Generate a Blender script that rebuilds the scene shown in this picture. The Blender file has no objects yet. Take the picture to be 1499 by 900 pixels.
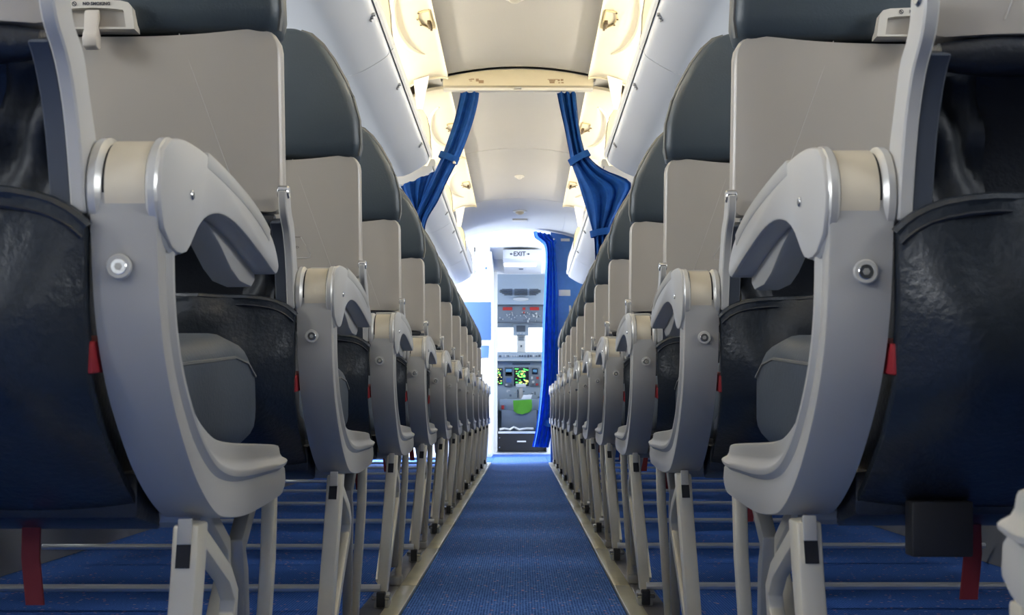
import bpy, bmesh, math, random
from mathutils import Vector, Matrix
random.seed(7)
PI = math.pi
S = bpy.context.scene
C = S.collection

# ------------------------------------------------------------------ camera, light, exposure
CX, CZ, FPX = 0.017, 0.44, 1721.0           # camera stands a little right of the aisle centre, 44 cm above the floor
cd = bpy.data.cameras.new('camera'); cam = bpy.data.objects.new('camera', cd); C.objects.link(cam)
cam.location = (CX, 0, CZ); cam.rotation_euler = (PI/2, 0, 0)
cd.sensor_width = 36.0; cd.lens = 36.0*FPX/1499.0
cd.shift_x = -(764-749.5)/1499.0; cd.shift_y = (603-450)/1499.0
cd.clip_start = 0.02
cd.dof.use_dof = True; cd.dof.focus_distance = 2.6; cd.dof.aperture_fstop = 22
S.camera = cam
w = bpy.data.worlds.new('world'); S.world = w; w.use_nodes = True
bg = w.node_tree.nodes['Background']; bg.inputs[0].default_value = (0.80, 0.90, 1.0, 1); bg.inputs[1].default_value = 2.4
S.view_settings.view_transform = 'Standard'; S.view_settings.look = 'None'
S.view_settings.gamma = 1.0; S.view_settings.use_curve_mapping = False
S.view_settings.exposure = 0.0
WIN_W, DOOR_W, COVE = 12.0, 125.0, 44.0       # daylight watts per cabin window, at the entry door, glow of the bin light tubes

def area(name, loc, rot, sx, sy, watts, col=(1, 1, 1), spread=PI):
    d = bpy.data.lights.new(name, 'AREA'); d.shape = 'RECTANGLE'; d.size = sx; d.size_y = sy
    d.energy = watts; d.color = col; d.spread = spread
    o = bpy.data.objects.new(name, d); C.objects.link(o); o.location = loc; o.rotation_euler = rot
    return o
WY = [-3.6 + 0.787*i for i in range(17)]    # window centres along the cabin
for wy in WY:
    for s in (-1, 1):
        area('window_daylight', (s*1.52, wy, 1.13), (0, s*PI/2, 0), 0.42, 0.34, WIN_W*(0.45 if wy < -0.5 else 1.0), (0.93, 0.965, 1.0))
area('entry_door_daylight', (-1.6, 10.85, 1.1), (0, -PI/2, 0), 1.8, 0.85, DOOR_W, (0.9, 0.96, 1.0))
area('vestibule_fill_right', (1.6, 11.3, 1.2), (0, PI/2, 0), 0.9, 0.5, DOOR_W*0.35, (0.9, 0.96, 1.0))  # added fill light into the vestibule from the right, no door stands there

for s in (-1, 1):                                    # side windows of the cockpit
    area('cockpit_window_daylight', (s*0.95, 12.78, 1.35), (0, s*PI/2, 0), 0.5, 0.5, 6.5, (0.86, 0.94, 1.0))

# ------------------------------------------------------------------ materials
MATS = {}
def mat(name, col, rough=0.5, metal=0.0, noise=0.0, nscale=8.0, bump=0.0, bscale=60.0, emit=0.0, ecol=None, coat=0.0, spec=0.5):
    m = bpy.data.materials.new(name); m.use_nodes = True
    nt = m.node_tree; b = nt.nodes['Principled BSDF']
    b.inputs['Base Color'].default_value = (*col, 1); b.inputs['Roughness'].default_value = rough
    b.inputs['Metallic'].default_value = metal; b.inputs['Coat Weight'].default_value = coat
    b.inputs['Specular IOR Level'].default_value = spec
    tc = nt.nodes.new('ShaderNodeTexCoord')
    if noise > 0:
        n = nt.nodes.new('ShaderNodeTexNoise'); n.inputs['Scale'].default_value = nscale; n.inputs['Detail'].default_value = 4
        nt.links.new(tc.outputs['Object'], n.inputs['Vector'])
        r = nt.nodes.new('ShaderNodeValToRGB')
        r.color_ramp.elements[0].position = 0.3; r.color_ramp.elements[1].position = 0.7
        r.color_ramp.elements[0].color = (*[c*(1-noise) for c in col], 1)
        r.color_ramp.elements[1].color = (*[min(1, c*(1+noise)) for c in col], 1)
        nt.links.new(n.outputs['Fac'], r.inputs['Fac']); nt.links.new(r.outputs['Color'], b.inputs['Base Color'])
    if bump > 0:
        n2 = nt.nodes.new('ShaderNodeTexNoise'); n2.inputs['Scale'].default_value = bscale; n2.inputs['Detail'].default_value = 3
        nt.links.new(tc.outputs['Object'], n2.inputs['Vector'])
        bp = nt.nodes.new('ShaderNodeBump'); bp.inputs['Strength'].default_value = bump; bp.inputs['Distance'].default_value = 0.002
        nt.links.new(n2.outputs['Fac'], bp.inputs['Height']); nt.links.new(bp.outputs['Normal'], b.inputs['Normal'])
    if emit > 0:
        b.inputs['Emission Color'].default_value = (*(ecol or col), 1); b.inputs['Emission Strength'].default_value = emit
    MATS[name] = m; return m
def carpet(name, dark, mid, rib, speck):
    m = bpy.data.materials.new(name); m.use_nodes = True; nt = m.node_tree; N = nt.nodes; L = nt.links
    b = N['Principled BSDF']; b.inputs['Roughness'].default_value = 0.95; b.inputs['Specular IOR Level'].default_value = 0.1
    tc = N.new('ShaderNodeTexCoord')
    mp = N.new('ShaderNodeMapping'); mp.inputs['Scale'].default_value = (1, rib, 1); L.new(tc.outputs['Object'], mp.inputs['Vector'])
    n = N.new('ShaderNodeTexNoise'); n.inputs['Scale'].default_value = 260; n.inputs['Detail'].default_value = 2; L.new(mp.outputs[0], n.inputs['Vector'])
    wv = N.new('ShaderNodeTexWave'); wv.wave_type = 'BANDS'; wv.bands_direction = 'X'; wv.inputs['Scale'].default_value = 48
    wv.inputs['Distortion'].default_value = 0.6; L.new(tc.outputs['Object'], wv.inputs['Vector'])
    mx = N.new('ShaderNodeMath'); mx.operation = 'MULTIPLY_ADD'; mx.inputs[1].default_value = 0.35; L.new(wv.outputs['Fac'], mx.inputs[0]); L.new(n.outputs['Fac'], mx.inputs[2])
    r = N.new('ShaderNodeValToRGB'); r.color_ramp.elements[0].position = 0.42; r.color_ramp.elements[1].position = 0.88
    r.color_ramp.elements[0].color = (*dark, 1); r.color_ramp.elements[1].color = (*mid, 1); L.new(mx.outputs[0], r.inputs['Fac'])
    v = N.new('ShaderNodeTexVoronoi'); v.inputs['Scale'].default_value = speck; L.new(tc.outputs['Object'], v.inputs['Vector'])
    lt = N.new('ShaderNodeMath'); lt.operation = 'LESS_THAN'; lt.inputs[1].default_value = 0.17; L.new(v.outputs['Distance'], lt.inputs[0])
    sc = N.new('ShaderNodeMix'); sc.data_type = 'RGBA'; sc.inputs['A'].default_value = (0.30, 0.38, 0.60, 1); sc.inputs['B'].default_value = (0.55, 0.28, 0.36, 1)
    sp = N.new('ShaderNodeSeparateColor'); L.new(v.outputs['Color'], sp.inputs[0]); L.new(sp.outputs[0], sc.inputs['Factor'])
    mm = N.new('ShaderNodeMix'); mm.data_type = 'RGBA'; L.new(lt.outputs[0], mm.inputs['Factor']); L.new(r.outputs['Color'], mm.inputs['A']); L.new(sc.outputs['Result'], mm.inputs['B'])
    L.new(mm.outputs['Result'], b.inputs['Base Color'])
    bp = N.new('ShaderNodeBump'); bp.inputs['Strength'].default_value = 0.6; bp.inputs['Distance'].default_value = 0.003
    L.new(mx.outputs[0], bp.inputs['Height']); L.new(bp.outputs['Normal'], b.inputs['Normal'])
    MATS[name] = m
carpet('aisle_carpet', (0.024, 0.075, 0.27), (0.105, 0.23, 0.62), 0.35, 45)
carpet('seat_carpet', (0.026, 0.088, 0.34), (0.082, 0.21, 0.64), 1.0, 42)
mat('shroud', (0.395, 0.385, 0.36), 0.38, noise=0.03, nscale=5)
mat('armgrey', (0.47, 0.46, 0.435), 0.36, noise=0.03, nscale=5)
mat('pad', (0.44, 0.43, 0.40), 0.55)
mat('hub_ring', (0.55, 0.54, 0.51), 0.3, metal=0.35)
mat('cream', (0.62, 0.55, 0.42), 0.5, noise=0.05, nscale=20)
mat('tray', (0.44, 0.405, 0.355), 0.33, noise=0.03, nscale=3, coat=0.15)
mat('tray_edge', (0.60, 0.57, 0.51), 0.4)
mat('groove', (0.53, 0.51, 0.47), 0.4)
mat('latch', (0.55, 0.51, 0.46), 0.45)
mat('leather', (0.012, 0.015, 0.022), 0.36, noise=0.25, nscale=14, bump=0.35, bscale=220)
mat('pocket_leather', (0.013, 0.0175, 0.024), 0.34, noise=0.2, nscale=9, bump=0.45, bscale=150)
mat('dull_leather', (0.014, 0.018, 0.024), 0.6, noise=0.2, nscale=9, bump=0.4, bscale=120)
mat('headrest', (0.050, 0.066, 0.080), 0.42, noise=0.08, nscale=6, bump=0.15, bscale=260)
mat('cushion', (0.058, 0.072, 0.092), 0.5, noise=0.1, nscale=10, bump=0.2, bscale=200)
mat('lining', (0.055, 0.065, 0.085), 0.5)
mat('piping', (0.16, 0.16, 0.15), 0.55)
mat('black', (0.006, 0.006, 0.008), 0.6)
mat('leg', (0.63, 0.58, 0.46), 0.36, metal=0.25, noise=0.06, nscale=12)
mat('leg_dark', (0.38, 0.37, 0.34), 0.35, metal=0.5)
mat('steel', (0.60, 0.60, 0.60), 0.22, metal=1.0)
mat('bar', (0.78, 0.79, 0.80), 0.3, metal=0.7)
mat('red', (0.30, 0.014, 0.02), 0.6)
mat('dark_red', (0.16, 0.008, 0.014), 0.7)
mat('track', (0.26, 0.26, 0.28), 0.35, metal=0.7, noise=0.15, nscale=20)
mat('coverplate', (0.60, 0.57, 0.42), 0.28, metal=0.25, noise=0.12, nscale=9)
mat('ceiling', (0.51, 0.515, 0.525), 0.6, noise=0.015, nscale=2)
mat('white', (0.80, 0.80, 0.79), 0.45)
mat('seam', (0.25, 0.23, 0.20), 0.7)
mat('header', (0.66, 0.60, 0.45), 0.5)
mat('bin', (0.58, 0.595, 0.625), 0.42, noise=0.015, nscale=3)
mat('bin_lip', (0.62, 0.62, 0.60), 0.45)
mat('bin_inner', (0.74, 0.66, 0.42), 0.5, noise=0.02, nscale=4)
mat('bin_door', (0.80, 0.745, 0.60), 0.45, noise=0.02, nscale=4)
mat('latch_tan', (0.55, 0.45, 0.26), 0.4)
mat('latch_dark', (0.08, 0.055, 0.03), 0.5)
mat('mark', (0.42, 0.42, 0.42), 0.6)
mat('brown_print', (0.30, 0.20, 0.12), 0.6)
mat('print', (0.05, 0.05, 0.06), 0.6)
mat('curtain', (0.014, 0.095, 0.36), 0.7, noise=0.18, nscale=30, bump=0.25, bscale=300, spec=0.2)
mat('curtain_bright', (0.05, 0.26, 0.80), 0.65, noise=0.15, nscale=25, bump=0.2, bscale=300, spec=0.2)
for m_ in ('curtain', 'curtain_bright'):              # woven cloth lets some light through
    nt = MATS[m_].node_tree; b = nt.nodes['Principled BSDF']; tr_ = nt.nodes.new('ShaderNodeBsdfTranslucent'); ms = nt.nodes.new('ShaderNodeMixShader')
    src = b.inputs['Base Color'].links[0].from_socket; nt.links.new(src, tr_.inputs['Color']); ms.inputs[0].default_value = 0.4
    nt.links.new(b.outputs[0], ms.inputs[1]); nt.links.new(tr_.outputs[0], ms.inputs[2]); nt.links.new(ms.outputs[0], nt.nodes['Material Output'].inputs['Surface'])
mat('blue_wall', (0.075, 0.23, 0.64), 0.6, noise=0.06, nscale=40)
mat('pale_blue', (0.085, 0.17, 0.42), 0.5)
mat('sidewall', (0.60, 0.60, 0.58), 0.6)
mat('kick', (0.22, 0.22, 0.23), 0.6)
mat('tube', (1, 0.9, 0.7), 0.5, emit=COVE, ecol=(1.0, 0.89, 0.70))
mat('cockpit_grey', (0.40, 0.47, 0.55), 0.6)
mat('cockpit_dark', (0.10, 0.12, 0.15), 0.5)
mat('cockpit_panel', (0.20, 0.235, 0.28), 0.5)
mat('switch', (0.65, 0.66, 0.66), 0.5)
mat('red_guard', (0.5, 0.03, 0.02), 0.5)
mat('screen', (0.005, 0.007, 0.008), 0.2)
mat('screen_green', (0.1, 0.8, 0.15), 0.5, emit=1.0, ecol=(0.15, 0.9, 0.2))
mat('screen_yellow', (0.8, 0.75, 0.2), 0.5, emit=1.0, ecol=(0.85, 0.8, 0.25))
mat('screen_blue', (0.15, 0.4, 0.8), 0.5, emit=0.8, ecol=(0.2, 0.5, 0.9))
mat('green_cloth', (0.12, 0.42, 0.03), 0.8)
mat('lamp_white', (1, 1, 1), 0.5, emit=3.0, ecol=(1, 0.98, 0.94))
mat('exit_face', (0.9, 0.9, 0.88), 0.5, emit=0.6, ecol=(1, 1, 1))

# ------------------------------------------------------------------ mesh helpers
def catmull(pts, n):
    P = [tuple(p) for p in pts]; out = []
    m = len(P)-1
    for k in range(n+1):
        t = k/n*m; i = min(int(t), m-1); f = t-i
        p0, p1, p2, p3 = P[max(i-1, 0)], P[i], P[i+1], P[min(i+2, m)]
        out.append(tuple(0.5*((2*b)+(-a+c)*f+(2*a-5*b+4*c-d)*f*f+(-a+3*b-3*c+d)*f**3) for a, b, c, d in zip(p0, p1, p2, p3)))
    return out
class MB:
    def __init__(s): s.v = []; s.f = []
    def add(s, vs, fs):
        o = len(s.v); s.v += [tuple(p) for p in vs]; s.f += [tuple(i+o for i in f) for f in fs]; return s
    def rings(s, R, closed=True, cap=True):
        n = len(R[0]); vs = [p for r in R for p in r]; fs = []
        for i in range(len(R)-1):
            for j in range(n if closed else n-1):
                k = (j+1) % n
                fs.append((i*n+j, i*n+k, (i+1)*n+k, (i+1)*n+j))
        if cap and closed:
            fs.append(tuple(range(n))); fs.append(tuple((len(R)-1)*n+j for j in range(n)))
        return s.add(vs, fs)
    def box(s, x0, x1, y0, y1, z0, z1):
        return s.rings([[(x0, y0, z), (x1, y0, z), (x1, y1, z), (x0, y1, z)] for z in (z0, z1)])
    def prism_x(s, poly, x0, x1):                     # poly of (y,z) pushed along x
        return s.rings([[(x, y, z) for y, z in poly] for x in (x0, x1)])
    def prism_y(s, poly, y0, y1):                     # poly of (x,z) pushed along y
        return s.rings([[(x, y, z) for x, z in poly] for y in (y0, y1)])
    def tube(s, pts, r, n=8):
        pts = [Vector(p) for p in pts]; R = []
        for i, p in enumerate(pts):
            t = (pts[min(i+1, len(pts)-1)]-pts[max(i-1, 0)]).normalized()
            a = Vector((0, 0, 1)) if abs(t.z) < 0.9 else Vector((0, 1, 0))
            u = t.cross(a).normalized(); v = t.cross(u)
            rr = r[i] if isinstance(r, (list, tuple)) else r
            R.append([tuple(p+u*rr*math.cos(2*PI*k/n)+v*rr*math.sin(2*PI*k/n)) for k in range(n)])
        return s.rings(R)
    def bar(s, pts, wx, wt):                          # flat bar through points: wx wide in x, wt thick across
        pts = [Vector(p) for p in pts]; R = []
        for i, p in enumerate(pts):
            t = (pts[min(i+1, len(pts)-1)]-pts[max(i-1, 0)]).normalized()
            ax = Vector((1, 0, 0)); v = t.cross(ax).normalized()
            R.append([tuple(p+ax*a*wx/2+v*b*wt/2) for a, b in ((-1, -1), (1, -1), (1, 1), (-1, 1))])
        return s.rings(R)
    def cyl(s, c, axis, r, h, n=20, bev=0.0):         # along axis 'x','y','z', centred
        prof = [(-h/2, r-bev), (-h/2+bev, r), (h/2-bev, r), (h/2, r-bev)] if bev else [(-h/2, r), (h/2, r)]
        R = []
        for a, rr in prof:
            ring = []
            for k in range(n):
                q = 2*PI*k/n; p, t = rr*math.cos(q), rr*math.sin(q)
                ring.append({'x': (c[0]+a, c[1]+p, c[2]+t), 'y': (c[0]+p, c[1]+a, c[2]+t), 'z': (c[0]+p, c[1]+t, c[2]+a)}[axis])
            R.append(ring)
        return s.rings(R)
    def mesh(s, name, m, bevel=0.0, seg=2, sharp=35, fx=None):
        bm = bmesh.new()
        vs = [bm.verts.new(fx(p) if fx else p) for p in s.v]
        for f in s.f:
            try: bm.faces.new([vs[i] for i in f])
            except ValueError: pass
        bmesh.ops.remove_doubles(bm, verts=bm.verts, dist=1e-6)
        bmesh.ops.recalc_face_normals(bm, faces=bm.faces)
        if bevel > 0:
            ed = [e for e in bm.edges if len(e.link_faces) == 2 and e.calc_face_angle(0) > 0.6]
            bmesh.ops.bevel(bm, geom=ed, offset=bevel, segments=seg, affect='EDGES', profile=0.5, clamp_overlap=True)
        me = bpy.data.meshes.new(name); bm.to_mesh(me); bm.free()
        for p in me.polygons: p.use_smooth = True
        me.set_sharp_from_angle(angle=math.radians(sharp))
        me.materials.append(MATS[m]); return me
def rrect(cx, cy, hx, hy, r, n=4):                    # rounded rectangle ring in a plane
    out = []
    for sx, sy, a0 in ((1, 1, 0), (-1, 1, PI/2), (-1, -1, PI), (1, -1, 1.5*PI)):
        for k in range(n+1):
            a = a0+k/n*PI/2
            out.append((cx+sx*(hx-r)+r*math.cos(a), cy+sy*(hy-r)+r*math.sin(a)))
    return out
def obj(name, me, parent=None):
    o = bpy.data.objects.new(name, me); C.objects.link(o)
    if parent: o.parent = parent
    return o
def tag(o, label=None, cat=None, group=None, kind=None):
    for k, v in (('label', label), ('category', cat), ('group', group), ('kind', kind)):
        if v: o[k] = v
    return o
def empty(name, loc=(0, 0, 0)):
    o = bpy.data.objects.new(name, None); C.objects.link(o); o.location = loc; o.empty_display_size = 0.1; return o
def text_mesh(body, size, m, align='CENTER', bold=0.0):
    cu = bpy.data.curves.new('lettering', 'FONT'); cu.body = body; cu.size = size; cu.align_x = align; cu.align_y = 'CENTER'; cu.extrude = 0.0002; cu.offset = bold
    cu.resolution_u = 2
    o = bpy.data.objects.new('lettering', cu); C.objects.link(o)
    dg = bpy.context.evaluated_depsgraph_get()
    me = bpy.data.meshes.new_from_object(o.evaluated_get(dg)); bpy.data.objects.remove(o)
    me.materials.clear(); me.materials.append(MATS[m])
    me.transform(Matrix.Rotation(PI/2, 4, 'X'))       # stand it up, read from -y
    return me
def at(x, y, Y):                                      # a point of the photograph taken to the depth Y it stands at
    return ((x-764)*Y/FPX+CX, Y, CZ-(y-603)*Y/FPX)

# ------------------------------------------------------------------ the setting
YA, YF, YD = -4.2, 10.2, 12.4                         # aft wall, front of the cabin, cockpit wall
UW = 1.43
fl = tag(obj('floor', MB().box(-UW-0.05, UW+0.05, YA, YD+0.05, -0.04, 0).mesh('floor', 'seat_carpet')), kind='structure')
obj('aisle_carpet', MB().box(-0.243, 0.243, YA+0.01, 11.35, 0, 0.006).mesh('aisle_carpet', 'aisle_carpet', 0.002), fl)
for n, s in ((1, -1), (2, 1)):                        # seat tracks with cream cover plates
    tr = tag(obj('trim_%d' % n, MB().box(min(s*.284, s*.335), max(s*.284, s*.335), YA+0.01, 10.1, 0, 0.012).mesh('track', 'track', 0.002)), kind='structure')
    pl = MB().box(min(s*.2435, s*.2835), max(s*.2435, s*.2835), 0.003, 0.784, 0, 0.013).mesh('cover_plate', 'coverplate', 0.002)
    for k in range(18):
        o = obj('cover_plate', pl, tr); o.location.y = YA+0.02+0.787*k
def wall_profile(s):                                  # sidewall leaning with the fuselage
    return [(s*UW, 0.0), (s*(UW+0.04), 0.5), (s*(UW+0.02), 0.95), (s*(UW-0.03), 1.32), (s*(UW-0.16), 1.75), (s*(UW-0.38), 2.1)]
def side_wall(name, s, y_end):
    b = MB(); P = wall_profile(s); off = s*0.03
    def strip(pa, pb, y0, y1):
        b.rings([[(pa[0], y, pa[1]), (pb[0], y, pb[1]), (pb[0]+off, y, pb[1]), (pa[0]+off, y, pa[1])] for y in (y0, y1)])
    strip(P[0], P[1], YA, y_end); strip(P[1], P[2], YA, y_end); strip(P[3], P[4], YA, y_end); strip(P[4], P[5], YA, y_end)
    ys = [YA]+[v for wy in WY if wy < y_end-0.2 for v in (wy-0.15, wy+0.15)]+[y_end]
    for a, c in zip(ys[::2], ys[1::2]): strip(P[2], P[3], a, c)
    wl = tag(obj(name, b.mesh(name, 'sidewall')), kind='structure')
    k = MB().rings([[(s*(UW-0.005), y, 0.002), (s*(UW-0.005), y, 0.17), (s*(UW-0.02), y, 0.17), (s*(UW-0.06), y, 0.002)] for y in (YA+0.01, y_end-0.01)])
    obj('kick_panel', k.mesh('kick_panel', 'kick'), wl)
    return wl
side_wall('wall_left', -1, 10.35); side_wall('wall_right', 1, 10.25)
tag(obj('wall_aft', MB().box(-1.42, 1.42, YA-0.05, YA, 0, 2.12).mesh('wall_aft', 'sidewall')), kind='structure')
# ceiling: shallow arch panels with dark joints
def arch(u, zc=2.022, ze=1.978, hw=0.36): return ze+(zc-ze)*(1-min(1, abs(u)/hw)**2)
def ceil_panel(y0, y1, name, parent=None, dz=0.0, m='ceiling'):
    us = [-0.36+0.72*k/16 for k in range(17)]
    ring = lambda y: [(u, y, arch(u)+dz) for u in us]+[(u, y, arch(u)+dz+0.02) for u in reversed(us)]
    return obj(name, MB().rings([ring(y0), ring(y1)]).mesh(name, m, sharp=50), parent)
ce = tag(obj('ceiling', MB().box(-1.1, 1.1, YA, YD+1.9, 2.12, 2.15).mesh('ceiling', 'ceiling')), kind='structure')
cuts = [YA, -2.85, -1.2, 0.45, 2.1, 3.75, 5.385, 5.475, 7.05, 8.70, 10.18]
for a, b_ in zip(cuts, cuts[1:]):
    if b_-a > 0.2: ceil_panel(a+0.004, b_-0.004, 'ceiling_panel', ce)
for sg in (-1, 1):
    for a, b_, z2 in ((YA, 3.75, 2.03), (3.75, 8.74, 2.03), (8.745, 10.18, 1.895)):
        obj('side_ceiling_panel', MB().rings([[(sg*.36, y, 1.980), (sg*.64, y, z2), (sg*.64, y, z2+.02), (sg*.36, y, 2.0)] for y in (a, b_)]).mesh('side_ceiling_panel', 'ceiling'), ce)
us = [-0.37+0.74*k/16 for k in range(17)]
sb = MB()
for y in (7.05, 8.70, 3.75): sb.rings([[(u, yy, arch(u)+0.006) for u in us]+[(u, yy, arch(u)+0.012) for u in reversed(us)] for yy in (y-0.006, y+0.006)])
obj('panel_joint', sb.mesh('panel_joint', 'seam'), ce)
# front arch where the cabin meets the bright vestibule
ring = lambda y: [(u*1.0, y, arch(u)-0.0) for u in us]+[(0.37, y, 2.12), (-0.37, y, 2.12)]
tag(obj('trim_3', MB().rings([ring(10.185), ring(10.25)]).mesh('front_arch', 'white')), kind='structure')
vc = MB().rings([[(x, y, z) for x, z in ((-1.3, 1.93), (-0.6, 2.03), (0, 2.06), (0.6, 2.03), (1.3, 1.93), (1.3, 1.96), (0, 2.09), (-1.3, 1.96))] for y in (10.26, YD)])
obj('vestibule_ceiling', vc.mesh('vestibule_ceiling', 'white'), ce)

# ------------------------------------------------------------------ curtain header beam
us2 = [-0.345+0.69*k/20 for k in range(21)]
hb = lambda y: [(u, y, 1.972+0.040*(1-(abs(u)/0.345)**2.2)) for u in us2]+[(u, y, 1.936) for u in reversed(us2)]
hd = tag(obj('curtain_header', MB().rings([hb(5.39), hb(5.47)]).mesh('curtain_header', 'header', 0.003)), 'cream arched beam across the ceiling carrying the parted aisle curtains', 'header')
obj('curtain_rail', MB().box(-0.345, 0.345, 5.42, 5.45, 1.922, 1.936).mesh('curtain_rail', 'white', 0.002), hd)
obj('rail_end_catch', MB().box(-0.02, 0.015, 5.40, 5.415, 1.926, 1.934).mesh('catch', 'mark', 0.001), hd)
pm = MB()                                             # brown printed placards on the beam
for x0, x1, z0, z1 in ((-0.231, -0.219, 1.962, 1.966), (-0.222, -0.207, 1.963, 1.968), (-0.199, -0.186, 1.955, 1.968), (-0.186, -0.163, 1.947, 1.961), (-0.228, -0.216, 1.956, 1.959)):
    pm.box(x0+0.005, x1+0.005, 5.3893, 5.3905, z0, z1)
obj('placard_print', pm.mesh('placard_print', 'brown_print'), hd)
pm = MB()
for x0, x1, z0, z1 in ((0.118, 0.165, 1.963, 1.966), (0.124, 0.153, 1.956, 1.962), (0.127, 0.150, 1.947, 1.955), (0.164, 0.174, 1.957, 1.965), (0.178, 0.190, 1.958, 1.966), (0.166, 0.176, 1.947, 1.951), (0.180, 0.192, 1.947, 1.952)):
    pm.box(x0+0.017, x1+0.017, 5.3893, 5.3905, z0, z1)
obj('placard_print', pm.mesh('placard_print', 'brown_print'), hd)

# small fittings on the ceiling
def dome(name, label, y, r, x=0.0, cat='ceiling fitting', m='white'):
    z = arch(x)+0.0
    t = empty(name, (x, y, z)); tag(t, label, cat)
    obj('base_plate', MB().cyl((0, 0, -0.004), 'z', r, 0.008, 24, 0.002).mesh('base_plate', 'white'), t)
    R = [[(r*0.62*math.cos(a)*math.cos(k*2*PI/20), r*0.62*math.cos(a)*math.sin(k*2*PI/20), -0.008-r*0.45*math.sin(a)) for k in range(20)] for a in (0, 0.5, 1.0, 1.35)]
    obj('dome', MB().rings(R).mesh('dome', m), t)
dome('ceiling_speaker', 'round grey dome on the ceiling nearest the camera, before the curtain beam', 4.47, 0.045, -0.01, m='bin_lip')
dome('smoke_detector', 'small round white sensor on the ceiling beyond the curtain beam', 7.88, 0.034, 0.0)
dome('ceiling_beacon', 'cream round fitting on the farthest ceiling panel', 9.25, 0.055, 0.0, m='cream')
cpl = tag(obj('ceiling_plate', MB().box(-0.06, 0.06, 9.62, 9.72, 2.012, 2.021).mesh('ceiling_plate', 'tray_edge', 0.002)), 'flat beige rectangular plate on the ceiling past the round fitting', 'plate')

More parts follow.
